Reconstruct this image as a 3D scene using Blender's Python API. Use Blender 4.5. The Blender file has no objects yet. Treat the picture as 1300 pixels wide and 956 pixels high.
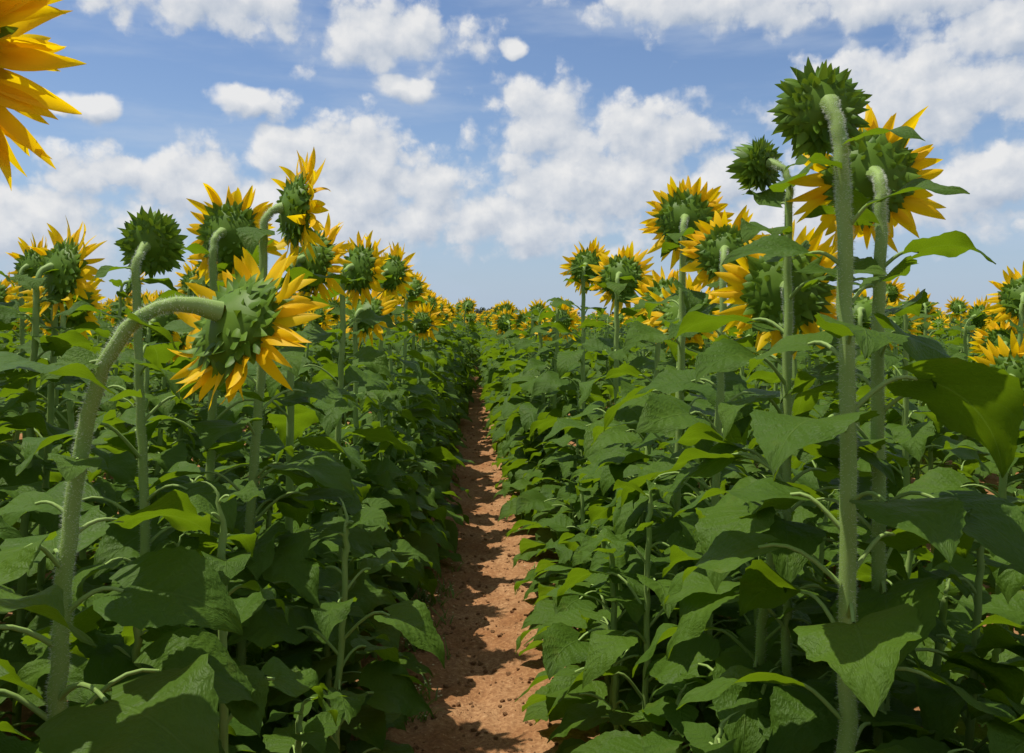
import bpy, math, random, bmesh
import numpy as np
from mathutils import Vector, noise as mnoise

scene = bpy.context.scene
Z = np.array([0.0, 0.0, 1.0])
def nrm(v):
    v = np.asarray(v, float); return v / (np.linalg.norm(v) + 1e-12)

# ------------------------------------------------------------------ materials
def new_mat(name):
    m = bpy.data.materials.new(name); m.use_nodes = True
    nt = m.node_tree; nt.nodes.clear()
    return m, nt
def N(nt, typ, **kw):
    n = nt.nodes.new(typ)
    for k, v in kw.items(): setattr(n, k, v)
    return n
def math_n(nt, op, a, b=None, clamp=False):
    n = nt.nodes.new('ShaderNodeMath'); n.operation = op; n.use_clamp = clamp
    for i, x in enumerate((a, b)):
        if x is None: continue
        if isinstance(x, (int, float)): n.inputs[i].default_value = x
        else: nt.links.new(x, n.inputs[i])
    return n.outputs[0]
def mix_c(nt, f, a, b, mode='MIX'):
    n = nt.nodes.new('ShaderNodeMix'); n.data_type = 'RGBA'; n.blend_type = mode
    for sock, x in ((n.inputs[0], f), (n.inputs[6], a), (n.inputs[7], b)):
        if isinstance(x, (int, float)): sock.default_value = x
        elif isinstance(x, tuple): sock.default_value = x if len(x) == 4 else (*x, 1)
        else: nt.links.new(x, sock)
    return n.outputs[2]
def mrange(nt, v, a, b, c=0.0, d=1.0, smooth=False):
    n = nt.nodes.new('ShaderNodeMapRange'); n.clamp = True
    if smooth: n.interpolation_type = 'SMOOTHSTEP'
    nt.links.new(v, n.inputs[0])
    for i, x in zip((1, 2, 3, 4), (a, b, c, d)): n.inputs[i].default_value = x
    return n.outputs[0]
def tex(nt,vec,scale,detail,rough,dim='3D'):
    q=N(nt,'ShaderNodeTexNoise'); q.noise_dimensions=dim
    q.inputs['Scale'].default_value=scale; q.inputs['Detail'].default_value=detail; q.inputs['Roughness'].default_value=rough
    nt.links.new(vec,q.inputs['Vector']); return q

def foliage_mat(name, c_dark, c_light, trans, tfac, rough, veins=False, under=None, spec=0.4, bump=0.3, tmix=0.3, nscale=14):
    m, nt = new_mat(name); L = nt.links
    out = N(nt, 'ShaderNodeOutputMaterial')
    att = N(nt, 'ShaderNodeAttribute', attribute_name='rnd')
    tc = N(nt, 'ShaderNodeTexCoord')
    no = tex(nt, tc.outputs['Object'], nscale, 2, 0.5)
    r = math_n(nt, 'ADD', math_n(nt, 'MULTIPLY', att.outputs['Fac'], 0.70), math_n(nt, 'MULTIPLY', math_n(nt, 'SUBTRACT', no.outputs[0], 0.32), 0.8), clamp=True)
    col = mix_c(nt, r, c_dark, c_light)
    p = N(nt, 'ShaderNodeBsdfPrincipled'); p.inputs['Roughness'].default_value = rough
    p.inputs['Specular IOR Level'].default_value = spec
    if veins:
        uv = N(nt, 'ShaderNodeUVMap', uv_map='UVMap'); sp = N(nt, 'ShaderNodeSeparateXYZ'); L.new(uv.outputs[0], sp.inputs[0])
        fb = tex(nt, uv.outputs[0], 24, 2, 0.5, '2D')
        s = math_n(nt, 'ABSOLUTE', math_n(nt, 'SUBTRACT', math_n(nt, 'MULTIPLY', sp.outputs[0], 2.0), 1.0))
        ph = math_n(nt, 'SUBTRACT', sp.outputs[1], math_n(nt, 'MULTIPLY', math_n(nt, 'POWER', s, 0.85), 0.30))
        ph = math_n(nt, 'ADD', ph, math_n(nt, 'MULTIPLY', fb.outputs[0], 0.022))
        fr = math_n(nt, 'FRACT', math_n(nt, 'MULTIPLY', math_n(nt, 'ADD', ph, 1.0), 6.3))
        side = math_n(nt, 'ABSOLUTE', math_n(nt, 'SUBTRACT', fr, 0.5))
        fade = math_n(nt, 'SUBTRACT', 1.0, math_n(nt, 'MULTIPLY', s, 0.6))
        v1 = math_n(nt, 'MULTIPLY', mrange(nt, side, 0.0, 0.045, 1.0, 0.0, True), fade)
        v2 = mrange(nt, s, 0.012, 0.04, 1.0, 0.0, True)
        v = math_n(nt, 'MAXIMUM', math_n(nt, 'MULTIPLY', v1, 0.55), v2)
        col = mix_c(nt, math_n(nt, 'MULTIPLY', v, 0.55), col, (0.16, 0.26, 0.05))
        col = mix_c(nt, mrange(nt, no.outputs[0], 0.67, 0.74, 0, 0.35), col, (0.20, 0.17, 0.04))
        pil = mrange(nt, side, 0.0, 0.4, 0.0, 1.0, True)
        hgt = math_n(nt, 'ADD', math_n(nt, 'MULTIPLY', math_n(nt, 'MULTIPLY', pil, fade), 0.75), math_n(nt, 'MULTIPLY', v2, -0.8))
        hgt = math_n(nt, 'ADD', hgt, math_n(nt, 'MULTIPLY', fb.outputs[0], 1.3))
        bp = N(nt, 'ShaderNodeBump'); bp.inputs['Strength'].default_value = bump; bp.inputs['Distance'].default_value = 0.006
        L.new(hgt, bp.inputs['Height']); L.new(bp.outputs[0], p.inputs['Normal'])
    if under:
        g = N(nt, 'ShaderNodeNewGeometry')
        col = mix_c(nt, math_n(nt, 'MULTIPLY', g.outputs['Backfacing'], 0.7), col, under)
    L.new(col, p.inputs['Base Color'])
    if tfac > 0:
        t = N(nt, 'ShaderNodeBsdfTranslucent')
        L.new(mix_c(nt, tmix, trans, col), t.inputs['Color'])
        mx = N(nt, 'ShaderNodeMixShader'); mx.inputs[0].default_value = tfac
        L.new(p.outputs[0], mx.inputs[1]); L.new(t.outputs[0], mx.inputs[2]); L.new(mx.outputs[0], out.inputs[0])
    else: L.new(p.outputs[0], out.inputs[0])
    return m

M_LEAF = foliage_mat('sunflower_leaf', (0.020, 0.070, 0.003), (0.112, 0.200, 0.008), (0.28, 0.44, 0.008), 0.34, 0.50, veins=True, under=(0.070, 0.130, 0.016), bump=0.5, spec=0.14)
M_STEM = foliage_mat('sunflower_stem', (0.17, 0.27, 0.055), (0.30, 0.41, 0.12), (0.2, 0.3, 0.05), 0.0, 0.6, spec=0.2)
M_BRACT = foliage_mat('sunflower_bract', (0.050, 0.115, 0.007), (0.15, 0.26, 0.018), (0.3, 0.45, 0.02), 0.22, 0.5, spec=0.18)
M_PETAL = foliage_mat('sunflower_petal', (0.90, 0.48, 0.004), (0.96, 0.68, 0.010), (1.0, 0.72, 0.004), 0.5, 0.5, spec=0.15, tmix=0.0)
M_DISC = foliage_mat('sunflower_disc', (0.06, 0.025, 0.008), (0.40, 0.20, 0.03), (0, 0, 0), 0.0, 0.8, nscale=160)
M_HAIR = foliage_mat('stem_hair', (0.6, 0.66, 0.5), (0.75, 0.8, 0.65), (0.7, 0.75, 0.6), 0.4, 0.5)
PLANT_MATS = [M_LEAF, M_STEM, M_BRACT, M_PETAL, M_DISC, M_HAIR]

# ------------------------------------------------------------------ mesh accumulator
class MB:
    def __init__(s): s.v=[]; s.f=[]; s.m=[]; s.uv=[]; s.r=[]; s.n=0
    def grid(s, P, mat, r=0.5):
        a, b = P.shape[:2]
        U, V = np.meshgrid(np.linspace(0,1,b), np.linspace(0,1,a))
        idx = np.arange(a*b).reshape(a, b) + s.n
        F = np.stack([idx[:-1,:-1], idx[:-1,1:], idx[1:,1:], idx[1:,:-1]], -1).reshape(-1,4)
        s.v.append(P.reshape(-1,3)); s.f.append(F); s.m.append(np.full(len(F), mat))
        s.uv.append(np.stack([U,V],-1).reshape(-1,2)); s.r.append(np.full(a*b, r)); s.n += a*b
    def quads(s, Q, mat, r=0.5):
        k = len(Q); F = np.arange(k*4).reshape(k,4)+s.n
        s.v.append(Q.reshape(-1,3)); s.f.append(F); s.m.append(np.full(k, mat))
        s.uv.append(np.tile(np.array([[0,0],[1,0],[1,1],[0,1]],float),(k,1)))
        s.r.append(np.full(k*4, r) if np.isscalar(r) else np.repeat(r,4)); s.n += k*4
    def mesh(s, name, mats):
        v = np.concatenate(s.v).astype(np.float32); f = np.concatenate(s.f).astype(np.int32)
        m = np.concatenate(s.m).astype(np.int32); uv = np.concatenate(s.uv); r = np.concatenate(s.r).astype(np.float32)
        me = bpy.data.meshes.new(name)
        me.vertices.add(len(v)); me.vertices.foreach_set('co', v.ravel())
        me.loops.add(f.size); me.loops.foreach_set('vertex_index', f.ravel())
        me.polygons.add(len(f)); me.polygons.foreach_set('loop_start', np.arange(0, f.size, 4, dtype=np.int32))
        me.polygons.foreach_set('loop_total', np.full(len(f), 4, np.int32))
        for x in mats: me.materials.append(x)
        me.polygons.foreach_set('material_index', m)
        me.polygons.foreach_set('use_smooth', np.ones(len(f), bool))
        ul = me.uv_layers.new(name='UVMap'); ul.data.foreach_set('uv', uv[f.ravel()].astype(np.float32).ravel())
        at = me.attributes.new('rnd', 'FLOAT', 'POINT'); at.data.foreach_set('value', r)
        me.update(); me.validate()
        return me

def bez(p0,p1,p2,p3,n):
    t = np.linspace(0,1,n)[:,None]
    return (1-t)**3*p0+3*(1-t)**2*t*p1+3*(1-t)*t**2*p2+t**3*p3
def frames(path):
    T = np.gradient(path, axis=0); T /= np.linalg.norm(T,axis=1)[:,None]+1e-12
    u = nrm(np.cross(T[0], [0.3,1,0.1])); U=[u]
    for i in range(1,len(path)):
        u = U[-1]-T[i]*np.dot(U[-1],T[i]); U.append(nrm(u))
    U = np.array(U); return T, U, np.cross(T,U)
def tube(mb, path, rad, sides, mat, r=0.5, ridge=0.0):
    T,U,V = frames(path)
    a = np.linspace(0,2*np.pi,sides+1)
    rr = np.asarray(rad)[:,None]*(1+ridge*np.cos(a*5)[None,:])
    P = path[:,None,:] + rr[...,None]*(np.cos(a)[None,:,None]*U[:,None,:]+np.sin(a)[None,:,None]*V[:,None,:])
    mb.grid(P, mat, r)
    return T,U,V

def leaf(mb, start, az, L, pet, rng, phi0, droop, nt_=23, ns=9, mat=0):
    o = np.array([math.cos(az), math.sin(az), 0.0]); side0 = np.cross(Z, o)
    e = start + o*pet*0.85 + Z*pet*rng.uniform(0.2,0.6) + side0*pet*rng.uniform(-.1,.1)
    path = bez(start, start+o*pet*0.35+Z*pet*0.35, e-o*pet*0.3+Z*pet*0.12, e, 7)
    tube(mb, path, np.linspace(0.0046,0.0030,7)*(0.6+L*2), 6, 1, rng.uniform(0.2,0.8))
    t = np.linspace(0,1,nt_); phi = phi0 - droop*t**rng.uniform(0.8,1.4)
    dirs = np.cos(phi)[:,None]*o + np.sin(phi)[:,None]*Z
    dirs = dirs + side0*(rng.uniform(-0.35,0.35)*t)[:,None]
    dirs /= np.linalg.norm(dirs,axis=1)[:,None]
    M = e + np.concatenate([[np.zeros(3)], np.cumsum((dirs[1:]+dirs[:-1])/2*(L/(nt_-1)),axis=0)])
    roll = rng.uniform(-0.5,0.5) + rng.uniform(-0.35,0.35)*t
    sd = side0[None,:]-dirs*(dirs@side0)[:,None]; sd/=np.linalg.norm(sd,axis=1)[:,None]
    nn = np.cross(dirs, sd)
    S = sd*np.cos(roll)[:,None]+nn*np.sin(roll)[:,None]; Nn = nn*np.cos(roll)[:,None]-sd*np.sin(roll)[:,None]
    W = L*rng.uniform(0.32,0.44)
    w = W*np.sin(np.pi*np.clip(t,0.012,0.995)**rng.uniform(.48,.56))**1.05
    w = w*(1+0.07*(np.arange(nt_)%2)); w[-1] = W*0.01
    s = np.linspace(-1,1,ns)
    fold = rng.uniform(0.05,0.5); ph1,ph2 = rng.uniform(0,6.28,2); amp = rng.uniform(0.035,0.11)*L
    f1 = rng.uniform(8,14)
    z = fold*np.abs(s)[None,:]**1.3*w[:,None]*(1-0.6*np.abs(s)[None,:]) \
        + amp*(s**2)[None,:]*np.sin(f1*t[:,None]+np.where(s>0,ph1,ph2)[None,:])*np.sin(np.pi*np.clip(t,0.05,1))[:,None] \
        + 0.02*L*np.sin(22*t[:,None]-7*np.abs(s)[None,:])*np.abs(s)[None,:]*(1-np.abs(s)[None,:])*2
    back = -L*0.17*np.abs(s)[None,:]**1.7*((1-t)**4)[:,None]
    P = M[:,None,:] + S[:,None,:]*(s[None,:]*w[:,None])[...,None] + Nn[:,None,:]*z[...,None] + dirs[:,None,:]*back[...,None]
    mb.grid(P, mat, rng.uniform(0,1))

def blade(mb, base, d, up, L, W, curl, rng, mat, n=7, sh=0.5, twist=0.0, cup=0.3, ns=3):
    t = np.linspace(0,1,n); sd = nrm(np.cross(up, d))
    ang = curl*t**1.2
    dirs = np.cos(ang)[:,None]*d+np.sin(ang)[:,None]*up
    M = base+np.concatenate([[np.zeros(3)], np.cumsum((dirs[1:]+dirs[:-1])/2*(L/(n-1)),axis=0)])
    nn = -np.sin(ang)[:,None]*d+np.cos(ang)[:,None]*up
    w = W*np.sin(np.pi*np.clip(t*(1-0.02)+0.13*(1-t),0,1)**sh)**0.85; w[-1]=W*0.03
    tw = twist*t
    S = sd[None,:]*np.cos(tw)[:,None]+nn*np.sin(tw)[:,None]; Nn = nn*np.cos(tw)[:,None]-sd[None,:]*np.sin(tw)[:,None]
    s = np.linspace(-1,1,ns)
    P = M[:,None,:]+S[:,None,:]*(s[None,:]*w[:,None])[...,None]+Nn[:,None,:]*(cup*np.abs(s)[None,:]*w[:,None])[...,None]
    mb.grid(P, mat, rng.uniform(0,1))

def head(mb, C, n, R, petals, rng, plen=0.09):
    n = nrm(n); u = nrm(np.cross(n, [0.1,0.2,1])); v = np.cross(n,u)
    D = R*0.42
    prof = [(0.014,-D*1.25),(0.35*R,-D*1.12),(0.6*R,-D*0.95),(0.85*R,-D*0.6),(0.98*R,-D*0.2),(1.0*R,0.0),(0.93*R,0.012)]
    disc = [(0.93*R,0.012),(0.8*R,0.02),(0.5*R,0.018),(0.25*R,0.010),(0.001,0.008)]
    a = np.linspace(0,2*np.pi,29); ring = np.cos(a)[:,None]*u+np.sin(a)[:,None]*v
    lump = 1+0.03*np.sin(a*5+rng.uniform(0,6))+0.02*np.sin(a*3+rng.uniform(0,6))
    for pr, mt in ((prof,2),(disc,4)):
        P = np.array([[C+n*z+ring[j]*r*lump[j] for j in range(29)] for r,z in pr]); mb.grid(P, mt, 0.6 if mt==2 else 0.35)
    bl = 0.72 if petals>0 else 0.82
    for (rf, zf, cnt, L, W, tilt) in ((0.50,-1.02,9,0.022,0.0085,0.25),(0.68,-0.90,14,0.030,0.0100,0.2),(0.84,-0.66,19,0.038,0.0115,0.10),(0.95,-0.38,24,0.046,0.0125,-0.05),(1.0,-0.10,27,0.048,0.0115,-0.35)):
        sc = (R/0.085)**0.5
        for k in range(cnt):
            th = 2*np.pi*(k+rng.uniform(-0.35,0.35))/cnt+rf*7
            rd = math.cos(th)*u+math.sin(th)*v
            b = C+n*(zf*D)+rd*R*rf*0.97
            tl = tilt+rng.uniform(-0.45,0.4)
            d = nrm(rd*math.cos(tl)-n*math.sin(tl)+np.cross(n,rd)*rng.uniform(-.25,.25)); up = nrm(-n*math.cos(tl)-rd*math.sin(tl)); up=nrm(up-d*np.dot(up,d))
            blade(mb, b, d, up, L*sc*bl*rng.uniform(0.7,1.4), W*sc*rng.uniform(0.8,1.15), rng.uniform(-1.0,1.2), rng, 2, n=8, sh=0.40, twist=rng.uniform(-.8,.8), cup=-0.3)
    if petals > 0:
        rings = [(24,-0.12,0.002),(23,0.20,0.010)]
        if petals > 1.5: rings += [(24,0.5,0.012),(20,-0.3,0.0)]
        for ringi,(cnt,tb,zz) in enumerate(rings):
            for k in range(cnt):
                if rng.random() > petals+0.05: continue
                th = 2*np.pi*(k+rng.uniform(-0.4,0.4)+0.5*ringi)/cnt
                rd = math.cos(th)*u+math.sin(th)*v
                tl = tb+rng.normal(0.05,0.27)
                d = nrm(rd*math.cos(tl)+n*math.sin(tl)+np.cross(n,rd)*rng.uniform(-.28,.28)); up = nrm(n-d*np.dot(n,d))
                blade(mb, C+n*zz+rd*R*0.95, d, up, plen*rng.uniform(0.70,1.2), rng.uniform(0.0095,0.0155), rng.normal(0.0,0.65), rng, 3, n=9, sh=0.75, twist=rng.uniform(-1.1,1.1), cup=rng.uniform(0.1,0.7))
    else:
        for k in range(26):
            th = 2*np.pi*(k+rng.uniform(-0.3,0.3))/26
            rd = math.cos(th)*u+math.sin(th)*v; d = nrm(rd*0.5+n)
            blade(mb, C+rd*R*0.95, d, nrm(-rd+0.5*n), 0.05*rng.uniform(.8,1.2), 0.011, rng.uniform(0,0.5), rng, 2, n=6, sh=0.62, cup=0.2)

def sunflower_mesh(name, seed, base, C, n, R=0.085, petals=1.0, plen=0.09, rs=0.0135, ctrl=None, nleaf=22, hairs=0, leafL=0.215, alley=0, nohead=False, top=4):
    rng = np.random.default_rng(seed); mb = MB()
    C = np.array(C,float); n = nrm(n); base = np.array([base[0],base[1],-0.03])
    B = C-n*(R*0.42*1.22)
    if ctrl is None:
        nh = np.array([n[0],n[1],0.0])
        T = B-nh*0.055-Z*(0.12+0.12*max(0,-n[2])); c1 = T+Z*0.085; c2 = B-n*0.055-Z*0.01
    else: T,c1,c2 = [np.array(x,float) for x in ctrl]
    h = T[2]; tdir = nrm(c1-T)
    wob = np.array([rng.uniform(-.04,.04),rng.uniform(-.04,.04),0])
    A = bez(base, base+Z*h*0.4+wob, T-tdir*h*0.3, T, 26); Bz = bez(T,c1,c2,B,13)
    path = np.concatenate([A,Bz[1:]]); k = len(path)
    jitter = np.array([[rng.normal(0,0.0016),rng.normal(0,0.0016),0] for _ in range(k)]); path[1:-1]+=jitter[1:-1]
    q = np.linspace(0,1,k); rad = rs*(1.12-0.45*q); rad[-4:] = rs*np.array([0.70,0.78,0.92,1.2])
    if nohead: rad[-8:] = rs*np.linspace(.5,.05,8)
    T_,U_,V_ = tube(mb, path, rad, 14, 1, 0.5, ridge=0.035)
    if not nohead: head(mb, C, n, R, petals, rng, plen)
    az = rng.uniform(0,6.28)
    def node(f):
        idx = f*25; j = int(idx); return A[j]+(A[min(j+1,25)]-A[j])*(idx-j)
    for i in range(nleaf):
        f = (i+0.5)/nleaf
        f = min(0.985, f*0.93+0.05+rng.uniform(-.012,.012)); p=node(f)
        az += 2.4+rng.uniform(-.3,.3)
        if f > 0.75: sz = leafL*(0.95-1.5*(f-0.75))*rng.uniform(.85,1.1); pet=sz*0.55; d=rng.uniform(0.5,1.3); p0=rng.uniform(0.0,0.5)
        elif f > 0.3: sz = leafL*rng.uniform(.85,1.18); pet=rng.uniform(.11,.18); d=rng.uniform(0.6,1.5); p0=rng.uniform(-0.25,0.25)
        else: sz = leafL*rng.uniform(.8,1.15); pet=rng.uniform(.12,.19); d=rng.uniform(0.6,1.3); p0=rng.uniform(-0.5,0.1)
        leaf(mb, p, az, sz, pet, rng, p0, d)
    for i in range(alley):
        f = rng.uniform(.08,.62); sgn = -1 if base[0]>0 else 1
        a = (0 if sgn>0 else math.pi)+rng.uniform(-1.1,1.1)
        leaf(mb, node(f), a, leafL*rng.uniform(.9,1.15), rng.uniform(.15,.22), rng, rng.uniform(-.4,.1), rng.uniform(.4,1.2))
    az = rng.uniform(0,6.28)
    for i in range(top):
        az += 2.4
        leaf(mb, Bz[1+i*2], az, rng.uniform(.075,.13), 0.025, rng, rng.uniform(-.2,.6), rng.uniform(.4,1.4), 13, 5)
    if hairs:
        qi = rng.uniform(3,k-1.01,hairs); j = qi.astype(int); fr = (qi-j)[:,None]
        c = path[j]*(1-fr)+path[j+1]*fr; a = rng.uniform(0,6.28,hairs)[:,None]
        rdv = np.cos(a)*U_[j]+np.sin(a)*V_[j]; rr = (rad[j]*0.97)[:,None]
        tg = np.cross(rdv, T_[j]); ln = rng.uniform(.002,.0060,hairs)[:,None]
        d = rdv+T_[j]*rng.normal(0,.35,(hairs,1))+tg*rng.normal(0,.3,(hairs,1))
        b = c+rdv*rr; side = T_[j]*0.00023
        mb.quads(np.stack([b-side, b+side, b+d*ln+side*.4, b+d*ln-side*.4],1), 5, rng.uniform(0,1,hairs))
    return mb.mesh(name, PLANT_MATS)

# ------------------------------------------------------------------ individual sunflowers (world metres)
H = [
 # right-hand row
 ((0.665,1.54),(0.622,1.60,1.775),(-0.05,1,-0.10), dict(seed=777,R=0.060,petals=0,rs=0.0155,hairs=8000,nleaf=23,leafL=0.22,alley=3,top=3,
      ctrl=((0.640,1.535,1.60),(0.636,1.535,1.68),(0.626,1.535,1.765)))),
 ((0.84,1.74),(0.81,1.82,1.69),(0.18,1,-0.05), dict(seed=321,R=0.076,petals=1,rs=0.014,hairs=7000,leafL=.21,plen=.09,top=1)),
 ((0.72,1.92),(0.63,1.96,1.74),(-0.55,0.8,0.0), dict(R=0.038,petals=0,rs=0.010,hairs=3000,alley=4,top=2)),
 ((0.64,2.02),(0.735,2.10,1.47),(0.25,1,-0.15), dict(R=0.085,petals=1,rs=0.0125,hairs=4000,alley=5,top=1)),
 ((0.66,2.55),(0.75,2.66,1.60),(0.35,1,-0.15), dict(R=0.066,petals=1,plen=.08,rs=0.0125,hairs=3000,alley=6,top=1)),
 ((0.645,2.86),(0.70,2.97,1.73),(0.30,1,-0.05), dict(R=0.078,petals=1,plen=.085,rs=0.013,hairs=3000,alley=6,top=2)),
 ((0.66,3.20),(0.79,3.32,1.42),(0.5,.9,-0.6), dict(R=0.085,petals=1,alley=7)),
 ((0.63,3.62),(0.80,3.74,1.48),(0.6,1,-0.3), dict(R=0.075,petals=1,alley=7)),
 ((0.64,4.10),(0.69,4.22,1.60),(0.4,1,-0.2), dict(R=0.085,petals=1,alley=7)),
 ((0.60,4.95),(0.63,5.06,1.70),(0.35,1,-0.1), dict(R=0.075,petals=1,alley=7)),
 # left-hand row
 ((-0.84,1.06),(-0.672,1.13,1.735),(0.66,-0.40,-0.30), dict(R=0.092,petals=2,plen=0.112,nleaf=13,top=0)),
 ((-0.675,1.46),(-0.405,1.53,1.39),(0.50,0.62,-0.50), dict(R=0.080,petals=1,rs=0.0155,plen=0.085,hairs=9000,leafL=0.24,alley=3,
      ctrl=((-0.655,1.46,1.12),(-0.625,1.46,1.30),(-0.56,1.41,1.475)))),
 ((-0.655,2.42),(-0.495,2.50,1.70),(0.85,0.5,-0.08), dict(R=0.080,petals=1,rs=0.0135,hairs=3000,alley=5,top=2)),
 ((-0.78,2.60),(-0.735,2.70,1.65),(0.25,1,-0.08), dict(R=0.080,petals=1,rs=0.0135,hairs=3000,alley=3,top=2)),
 ((-0.84,2.25),(-0.83,2.32,1.59),(0.1,1,0.25), dict(R=0.062,petals=0,rs=0.0125,hairs=3000,alley=2,top=2)),
 ((-0.645,2.92),(-0.545,3.02,1.59),(0.7,0.7,-0.2), dict(R=0.082,petals=1,alley=6)),
 ((-0.60,3.66),(-0.49,3.78,1.61),(0.65,0.75,-0.15), dict(R=0.082,petals=1,alley=7)),
 ((-0.60,4.20),(-0.53,4.30,1.42),(0.5,0.85,-0.5), dict(R=0.08,petals=1,alley=7)),
 ((-0.56,4.75),(-0.455,4.86,1.65),(0.6,0.8,-0.15), dict(R=0.08,petals=1,alley=7)),
]
for i,(b,C,n,kw) in enumerate(H):
    sd = kw.pop('seed', 100+i)
    me = sunflower_mesh('sunflower', sd, b, C, n, **kw)
    scene.collection.objects.link(bpy.data.objects.new('sunflower', me))

# ------------------------------------------------------------------ field instancing
def instancer(name, pts, rots, scls, idxs, coll):
    me = bpy.data.meshes.new(name); me.from_pydata([tuple(p) for p in pts],[],[])
    a = me.attributes.new('rot','FLOAT_VECTOR','POINT'); a.data.foreach_set('vector', np.array(rots,np.float32).ravel())
    a = me.attributes.new('scl','FLOAT_VECTOR','POINT'); a.data.foreach_set('vector', np.array(scls,np.float32).ravel())
    a = me.attributes.new('idx','INT','POINT'); a.data.foreach_set('value', np.array(idxs,np.int32))
    ob = bpy.data.objects.new(name, me); scene.collection.objects.link(ob)
    ng = bpy.data.node_groups.new(name+'_nodes','GeometryNodeTree')
    ng.interface.new_socket('Geometry', in_out='INPUT', socket_type='NodeSocketGeometry')
    ng.interface.new_socket('Geometry', in_out='OUTPUT', socket_type='NodeSocketGeometry')
    gi = ng.nodes.new('NodeGroupInput'); go = ng.nodes.new('NodeGroupOutput')
    iop = ng.nodes.new('GeometryNodeInstanceOnPoints'); ci = ng.nodes.new('GeometryNodeCollectionInfo')
    ci.inputs[0].default_value = coll; ci.inputs['Separate Children'].default_value = True; ci.inputs['Reset Children'].default_value = True
    def na(nm, t):
        x = ng.nodes.new('GeometryNodeInputNamedAttribute'); x.data_type = t; x.inputs['Name'].default_value = nm; return x.outputs['Attribute']
    ng.links.new(gi.outputs[0], iop.inputs['Points']); ng.links.new(ci.outputs[0], iop.inputs['Instance'])
    iop.inputs['Pick Instance'].default_value = True
    ng.links.new(na('idx','INT'), iop.inputs['Instance Index'])
    ng.links.new(na('rot','FLOAT_VECTOR'), iop.inputs['Rotation']); ng.links.new(na('scl','FLOAT_VECTOR'), iop.inputs['Scale'])
    ng.links.new(iop.outputs[0], go.inputs[0])
    md = ob.modifiers.new('instances','NODES'); md.node_group = ng
    return ob

coll = bpy.data.collections.new('sunflower_plants'); NV = 18; NL = 5; NT = 5
vr = np.random.default_rng(5)
for i in range(NV):
    zc = 1.50+vr.uniform(-.18,.13)
    fx,fy,fz = vr.uniform(0.0,1.0), 1.0, vr.uniform(-.8,0.0)
    pt = 0 if i in (3,) else 1
    me = sunflower_mesh('sunflower_plant', 300+i, (0,0), (0.06*fx+vr.uniform(-.02,.06),0.11,zc), (fx,fy,fz), R=vr.uniform(.058,.090) if pt else 0.06, petals=pt, plen=vr.uniform(.075,.10), nleaf=22)
    coll.objects.link(bpy.data.objects.new('plant_%02d'%i, me))
for i in range(NL):
    me = sunflower_mesh('sunflower_plant', 400+i, (0,0), (0.02,0.1,0.85), (.2,1,-.3), nohead=True, rs=0.010, nleaf=16, leafL=0.20)
    coll.objects.link(bpy.data.objects.new('plant_%02d'%(NV+i), me))
for i in range(NT):
    me = sunflower_mesh('sunflower_plant', 500+i, (0,0), (0.02,0.1,1.50), (.2,1,-.3), nohead=True, rs=0.012, nleaf=24)
    coll.objects.link(bpy.data.objects.new('plant_%02d'%(NV+NL+i), me))

pts=[];rots=[];scls=[];idx=[]
fr = np.random.default_rng(11)
def put(x,y,hs,kind=0):
    pts.append((x+fr.normal(0,.045),y+fr.normal(0,.06),0)); rots.append((fr.normal(0,.05),fr.normal(0,.05),fr.normal(0,.32) if kind==0 else fr.uniform(0,6.28)))
    s=fr.uniform(.90,1.10); scls.append((s,s,hs*fr.uniform(.92,1.07)))
    idx.append(int(fr.integers(0,NV)) if kind==0 else (NV+int(fr.integers(0,NL)) if kind==1 else NV+NL+int(fr.integers(0,NT))))
for r in range(0,30):
    for sg in (-1,1):
        y = -1.6+fr.uniform(0,.3)
        if r==0: y = 5.4
        while y < 120:
            x0 = sg*(0.62+0.92*r)
            if r==0: x0 = sg*max(0.33, 0.55-0.019*(y-5))
            far = y>34
            ok = abs(x0) < 0.70*max(y,0)+2.4 and (not far or abs(x0)<5)
            hs = (1.02 if sg<0 else 0.93)
            if r==0: hs=(1.0 if sg<0 else .97)
            if y<2.6 and r>0: hs*=(0.93 if sg<0 else .88)
            ph = (.36 if sg<0 else .54) + (.22 if y>9 else 0)
            if ok: put(x0,y,hs,2 if fr.random()<ph else 0)
            y += fr.uniform(.26,.42)*(1.0 if y<34 else 1.6)
for _ in range(1500):
    y = 34+200*fr.random()**1.2; x = fr.uniform(-.66,.66)*y
    if abs(x)<5: continue
    put(x,y,1.0,2 if fr.random()<.6 else 0)
for y in np.arange(1.75,16,.27):
    for sg in (-1,1): put(sg*0.445+0.01,y,fr.uniform(.6,1.25),1)
for y in np.arange(1.0,6.5,.34):
    for x in (-1.95,-1.1,-.78,.78,1.1,1.95): put(x,y,fr.uniform(.55,1.1),1)
for y in (0.25,-0.1,-0.45,-0.8,-1.2): put(-0.72,y,0.9); put(0.74,y-0.3,0.85)
P2=[k for k,p in enumerate(pts) if not (abs(p[0])<0.60 and p[1]<1.0)]
pts=[pts[k] for k in P2];rots=[rots[k] for k in P2];scls=[scls[k] for k in P2];idx=[idx[k] for k in P2]
for (x,y,hs) in ((1.0,1.28,1.1),(0.62,1.36,.72),(1.0,1.65,1.3),(-0.98,1.3,1.15),(-0.60,1.36,.75),(-.62,1.72,1.15),(-1.02,1.7,1.45),(.62,1.75,.8)): put(x,y,hs,1)
print('field instances', len(pts))
instancer('sunflower_field', pts, rots, scls, idx, coll)

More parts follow.
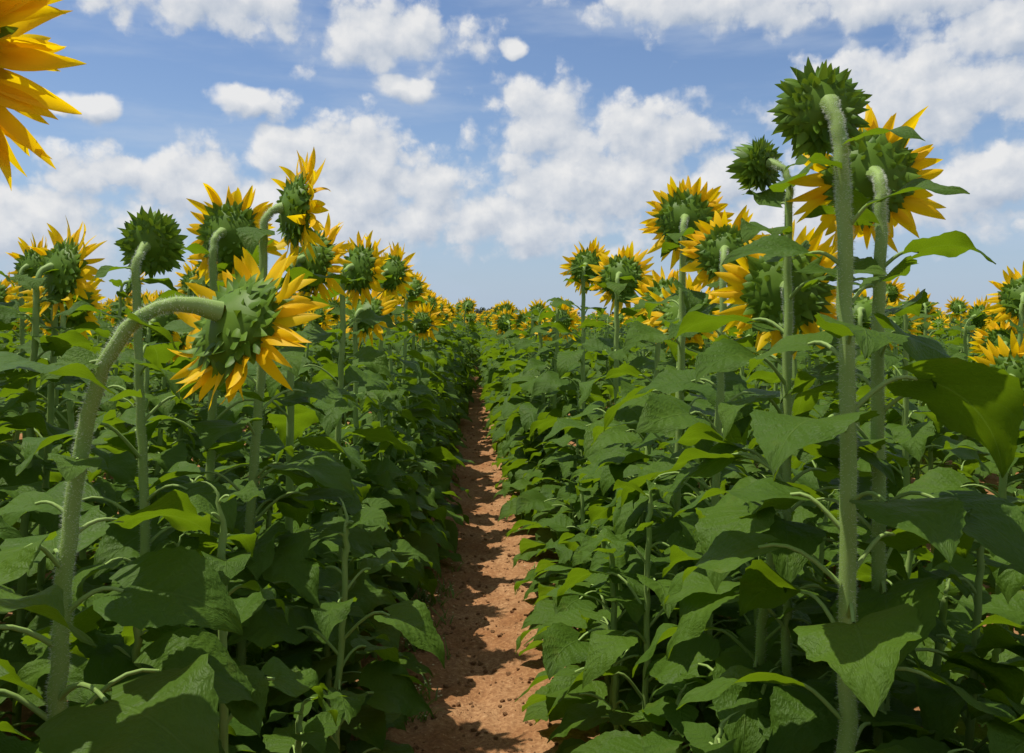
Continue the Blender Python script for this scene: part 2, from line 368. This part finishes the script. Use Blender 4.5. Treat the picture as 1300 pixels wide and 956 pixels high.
# ------------------------------------------------------------------ ground
def axis(lo, hi, a, b, step, g=1.22):
    c = list(np.arange(a,b,step)); s=step; x=c[-1]
    while x<hi: s*=g; x+=s; c.append(x)
    s=step; x=a; l=[]
    while x>lo: s*=g; x-=s; l.append(x)
    return np.array(l[::-1]+c)
gx = axis(-1500,1500,-1.2,1.2,0.02); gy = axis(-60,2500,1.5,9,0.025,1.06)
def gh(x,y):
    if abs(x)>40 or y>80: return 0.0
    f = math.exp(-(y/30.0)**2)
    ridge = -0.025*math.exp(-(x/0.25)**2)+0.02*(0.5-0.5*math.cos(abs(x)/0.92*2*math.pi*0.74))
    a = 0.02*mnoise.noise((x*2.2,y*1.3,0))+0.018*mnoise.noise((x*7,y*6,3))+0.015*mnoise.noise((x*19,y*17,5))+0.010*abs(mnoise.noise((x*45,y*45,9)))
    return (a+ridge)*max(f,0.15)
G = np.zeros((len(gy),len(gx),3))
for i,y in enumerate(gy):
    for j,x in enumerate(gx): G[i,j]=(x,y,gh(x,y))
mb = MB(); mb.grid(G,0)
m,nt = new_mat('red_sandy_soil'); Lk=nt.links
out=N(nt,'ShaderNodeOutputMaterial'); tc=N(nt,'ShaderNodeTexCoord')
n1=tex(nt,tc.outputs['Object'],3,4,.55); n2=tex(nt,tc.outputs['Object'],60,5,.7)
c=mix_c(nt, mrange(nt,n1.outputs[0],.35,.65), (0.32,0.148,0.056),(0.45,0.250,0.115))
c=mix_c(nt, mrange(nt,n2.outputs[0],.4,.58), mix_c(nt,0.6,c,(0.18,0.075,0.03)), c)
c=mix_c(nt, mrange(nt,n2.outputs[0],.6,.72), c,(0.58,0.37,0.20))
p=N(nt,'ShaderNodeBsdfPrincipled'); p.inputs['Roughness'].default_value=0.95; p.inputs['Specular IOR Level'].default_value=0.15
b=N(nt,'ShaderNodeBump'); b.inputs['Strength'].default_value=0.9; b.inputs['Distance'].default_value=0.014
Lk.new(n2.outputs[0], b.inputs['Height'])
Lk.new(c,p.inputs['Base Color']); Lk.new(b.outputs[0],p.inputs['Normal']); Lk.new(p.outputs[0],out.inputs[0])
M_SOIL=m
scene.collection.objects.link(bpy.data.objects.new('ground', mb.mesh('ground',[M_SOIL])))

cc = bpy.data.collections.new('clods')
for i in range(5):
    bm=bmesh.new(); bmesh.ops.create_icosphere(bm,subdivisions=2,radius=1)
    for v in bm.verts:
        q=v.co.copy(); f=1+0.45*mnoise.noise(q*1.3+Vector((i*7,0,0)))+0.2*mnoise.noise(q*3+Vector((0,i*5,0))); v.co=q*f; v.co.z*=0.65
    me=bpy.data.meshes.new('clod'); bm.to_mesh(me); bm.free(); me.materials.append(M_SOIL)
    cc.objects.link(bpy.data.objects.new('clod_%d'%i,me))
cp=[];cr=[];cs=[];ci_=[]
for _ in range(7000):
    y=0.8+11*fr.random()**1.3; x=fr.uniform(-1.6,1.6) if fr.random()<.4 else fr.normal(0,.3)
    s=0.002+0.011*fr.random()**4
    cp.append((x,y,gh(x,y)+s*0.1)); cr.append(tuple(fr.uniform(0,6,3)*np.array([.1,.1,1]))); cs.append((s,s*fr.uniform(.7,1.2),s)); ci_.append(int(fr.integers(0,5)))
instancer('soil_clods',cp,cr,cs,ci_,cc)

# ------------------------------------------------------------------ weeds
M_WEED = foliage_mat('weed', (0.07,0.13,0.015),(0.16,0.25,0.03),(0.3,0.4,0.03),0.3,0.5)
M_WF = foliage_mat('weed_flower', (0.6,0.55,0.3),(0.75,0.7,0.45),(0.7,0.65,0.3),0.3,0.6)
mb=MB(); wr=np.random.default_rng(8)
for k in range(80):
    if k<50: cx,cy = -0.25+wr.normal(0,.05), wr.uniform(2.8,5.5)
    else: cx,cy = wr.choice([-1,1])*wr.uniform(.26,1.2), wr.uniform(1.8,9)
    z0=gh(cx,cy)
    for j in range(int(wr.integers(6,18))):
        a=wr.uniform(0,6.28); d=nrm([math.cos(a)*.6,math.sin(a)*.6,wr.uniform(.5,1.4)])
        up=nrm([math.cos(a),math.sin(a),-.6]); up=nrm(up-d*np.dot(up,d)); L_=wr.uniform(.03,.12)
        bs=np.array([cx+wr.normal(0,.02),cy+wr.normal(0,.02),z0-.003])
        blade(mb,bs,d,up,L_,wr.uniform(.0015,.0045),wr.uniform(.2,1.3),wr,0,n=6,sh=.6)
        if wr.random()<.25:
            e=bs+d*L_
            for h in range(5):
                b_=h*1.2566; dd=nrm([math.cos(b_),math.sin(b_),.4]); blade(mb,e,dd,nrm(Z-dd*dd[2]),.006,.0026,.3,wr,1,n=4,sh=.6)
scene.collection.objects.link(bpy.data.objects.new('weeds', mb.mesh('weeds',[M_WEED,M_WF])))

# ------------------------------------------------------------------ distant trees
M_DT = foliage_mat('distant_foliage',(0.035,0.06,0.03),(0.07,0.10,0.05),(0.1,0.15,0.03),0.1,0.8)
M_BK = foliage_mat('bark',(0.08,0.06,0.04),(0.14,0.1,0.07),(0,0,0),0,0.9)
mb=MB(); tr=np.random.default_rng(4)
for k in range(90):
    x=tr.uniform(-330,330) if k>18 else tr.uniform(-6,18); y=tr.uniform(440,500); h=tr.uniform(3.2,5.6)*(1.4 if k<=18 else 1)
    tube(mb,np.array([[x,y,0],[x+.2,y,h*.3],[x,y,h*.7]]),[.25,.18,.08],6,1)
    nq=120; c=[]
    lob=[(x+tr.normal(0,h*.28),y+tr.normal(0,h*.28),h*tr.uniform(.45,.85),h*tr.uniform(.16,.28)) for _ in range(6)]
    for _ in range(nq):
        lx,ly,lz,lr=lob[int(tr.integers(0,6))]; d=nrm(tr.normal(0,1,3)); ctr=np.array([lx,ly,lz])+d*lr*tr.uniform(.6,1.1)
        a1=nrm(tr.normal(0,1,3)); a2=nrm(np.cross(a1,tr.normal(0,1,3))); s=tr.uniform(.2,.45)
        c.append([ctr-a1*s-a2*s,ctr+a1*s-a2*s,ctr+a1*s+a2*s,ctr-a1*s+a2*s])
    mb.quads(np.array(c),0,tr.uniform(0,1,nq))
scene.collection.objects.link(bpy.data.objects.new('distant_trees', mb.mesh('distant_trees',[M_DT,M_BK])))

# ------------------------------------------------------------------ sun + sky
EL=70; S=Vector((math.cos(math.radians(EL))*-0.98, math.cos(math.radians(EL))*0.18, math.sin(math.radians(EL))))
sun=bpy.data.lights.new('sun','SUN'); sun.energy=5.0; sun.angle=math.radians(0.53); sun.color=(1,0.95,0.86)
so=bpy.data.objects.new('sun',sun); so.rotation_euler=S.to_track_quat('Z','Y').to_euler(); scene.collection.objects.link(so)

w=bpy.data.worlds.new('World'); scene.world=w; w.use_nodes=True; nt=w.node_tree; nt.nodes.clear(); Lk=nt.links
out=N(nt,'ShaderNodeOutputWorld'); bg=N(nt,'ShaderNodeBackground'); bg.inputs[1].default_value=0.10
sky=N(nt,'ShaderNodeTexSky',sky_type='NISHITA'); sky.sun_disc=False; sky.sun_elevation=math.radians(EL)
sky.sun_rotation=math.atan2(S.x,S.y)%(2*math.pi); sky.air_density=1.0; sky.dust_density=0.8; sky.ozone_density=2.0

BL=[(-10.8,6.8,9.8,3.6),(-7.8,9.9,4.8,2.8),(-16.6,7.8,4.8,2.6),(-3.4,7.0,3.1,2.7),(-12.3,9.8,2.8,1.8),
    (4.2,12.2,3.3,2.7),(7.6,8.6,8.4,3.6),(11.2,10.9,3.8,2.8),(14.8,8.4,2.6,2.4),(2.8,6.2,5,2.4),
    (-6.0,17.2,5.8,2.2),(-16.6,18.6,6.4,2.0),(-23,19.8,4,1.4),
    (14.7,19.0,8.0,1.7),(26,18.0,8,1.7),(27,12.9,7.4,3.2),(31,15.5,3,1.8),
    (-23.5,8.4,3.3,1.25),(-22.9,12.1,1.6,.8),(-13.7,12.7,2.8,.9),(-4.6,14.2,1.8,.6),(-10,19.8,1.6,.6),
    (29.8,7.4,4.8,2.6),(19.3,5.8,5.5,2.6),(-26,4.9,6.5,2.5),(2.8,16.6,.9,.6)]
grp=bpy.data.node_groups.new('cloud_density','ShaderNodeTree')
grp.interface.new_socket('P',in_out='INPUT',socket_type='NodeSocketVector'); grp.interface.new_socket('D',in_out='OUTPUT',socket_type='NodeSocketFloat')
gi=grp.nodes.new('NodeGroupInput'); go=grp.nodes.new('NodeGroupOutput')
def vm(nt,op,a,b=None,c=None):
    n=nt.nodes.new('ShaderNodeVectorMath'); n.operation=op
    for i,x in enumerate((a,b,c)):
        if x is None: continue
        if isinstance(x,tuple): n.inputs[i].default_value=x
        else: nt.links.new(x,n.inputs[i])
    return n
def vor(nt,vec,scale):
    q=N(nt,'ShaderNodeTexVoronoi'); q.voronoi_dimensions='2D'; q.inputs['Scale'].default_value=scale; nt.links.new(vec,q.inputs['Vector']); return q.outputs['Distance']
wn=tex(grp,gi.outputs[0],0.33,2,.5,'2D')
wv=vm(grp,'MULTIPLY_ADD',wn.outputs['Color'],(2.0,1.4,0),(-1.0,-0.7,0))
pw=vm(grp,'ADD',gi.outputs[0],wv.outputs[0]).outputs[0]
mn=None
for (a,e,rx,ry) in BL:
    q=vm(grp,'MULTIPLY_ADD',pw,(1/rx,1/ry,0),(-a/rx,-e/ry,0)); l=vm(grp,'LENGTH',q.outputs[0]).outputs['Value']
    mn=l if mn is None else math_n(grp,'MINIMUM',mn,l)
sp=N(grp,'ShaderNodeSeparateXYZ'); grp.links.new(gi.outputs[0],sp.inputs[0])
out_mask=math_n(grp,'MAXIMUM',mrange(grp,math_n(grp,'ABSOLUTE',sp.outputs[0]),34,44),mrange(grp,sp.outputs[1],21,27))
gn=tex(grp,pw,0.11,2,.5,'2D')
gl=math_n(grp,'ADD',mrange(grp,gn.outputs[0],.42,.65,1.5,.3),math_n(grp,'MULTIPLY',math_n(grp,'SUBTRACT',1.0,out_mask),3.0))
mn=math_n(grp,'MINIMUM',mn,gl)
f1=tex(grp,gi.outputs[0],0.38,6,.5,'2D')
w2=tex(grp,gi.outputs[0],1.5,3,.6,'2D')
pv=vm(grp,'MULTIPLY_ADD',w2.outputs['Color'],(0.9,0.9,0),gi.outputs[0]).outputs[0]
pv=vm(grp,'MULTIPLY',pv,(0.85,1.1,1)).outputs[0]
v1=vor(grp,pv,0.50); v2=vor(grp,pv,1.25)
d=math_n(grp,'MAXIMUM',math_n(grp,'SUBTRACT',1.27,mn),-1.0)
d=math_n(grp,'ADD',d,math_n(grp,'MULTIPLY',math_n(grp,'SUBTRACT',f1.outputs[0],.5),1.4))
d=math_n(grp,'ADD',d,math_n(grp,'MULTIPLY',math_n(grp,'SUBTRACT',.42,v1),.65))
d=math_n(grp,'ADD',d,math_n(grp,'MULTIPLY',math_n(grp,'SUBTRACT',.42,v2),.28))
grp.links.new(d,go.inputs[0])

tc=N(nt,'ShaderNodeTexCoord'); sp=N(nt,'ShaderNodeSeparateXYZ'); Lk.new(tc.outputs['Generated'],sp.inputs[0])
azr=math_n(nt,'ARCTAN2',sp.outputs[0],sp.outputs[1]); elr=math_n(nt,'ARCSINE',sp.outputs[2])
cb=N(nt,'ShaderNodeCombineXYZ'); az=math_n(nt,'MULTIPLY',azr,57.2958); el=math_n(nt,'MULTIPLY',elr,57.2958)
Lk.new(az,cb.inputs[0]); Lk.new(el,cb.inputs[1])
def dens(vec):
    g=nt.nodes.new('ShaderNodeGroup'); g.node_tree=grp; nt.links.new(vec,g.inputs[0]); return g.outputs[0]
D0=dens(cb.outputs[0]); D1=dens(vm(nt,'ADD',cb.outputs[0],(-0.5,0.85,0)).outputs[0])
lit=math_n(nt,'ADD',math_n(nt,'MULTIPLY',math_n(nt,'SUBTRACT',D0,D1),0.62),0.54,clamp=True)
ccol=mix_c(nt,lit,(4.3,5.0,6.1),(8.3,8.3,8.3))
cov=mrange(nt,D0,0.0,0.62,0,0.97,True)
vn=tex(nt,vm(nt,'MULTIPLY',cb.outputs[0],(.06,.32,1)).outputs[0],1.0,5,.55,'2D')
veil=mrange(nt,vn.outputs[0],.45,.8,0,.38,True)
skyc=mix_c(nt,veil,mix_c(nt,1.0,sky.outputs[0],(0.98,1.05,1.18),'MULTIPLY'),(5.8,6.5,7.5))
hz=mrange(nt,el,0,15,0.55,0.0,True)
skyc=mix_c(nt,hz,skyc,(4.0,5.3,7.2))
c=mix_c(nt,cov,skyc,ccol)
c=mix_c(nt,mrange(nt,el,-1,6,0.6,0.0,True),c,(4.5,5.5,6.9))
Lk.new(c,bg.inputs[0]); Lk.new(bg.outputs[0],out.inputs[0])

# ------------------------------------------------------------------ camera
cam=bpy.data.cameras.new('camera'); cam.lens=31.2; cam.sensor_width=36; cam.clip_end=5000; cam.clip_start=0.02
co=bpy.data.objects.new('camera',cam); co.location=(0,0,1.4)
co.rotation_euler=(math.radians(90-3.7),0,math.radians(-2.3)); scene.collection.objects.link(co); scene.camera=co
scene.view_settings.view_transform='Standard'; scene.view_settings.look='None'; scene.view_settings.exposure=0
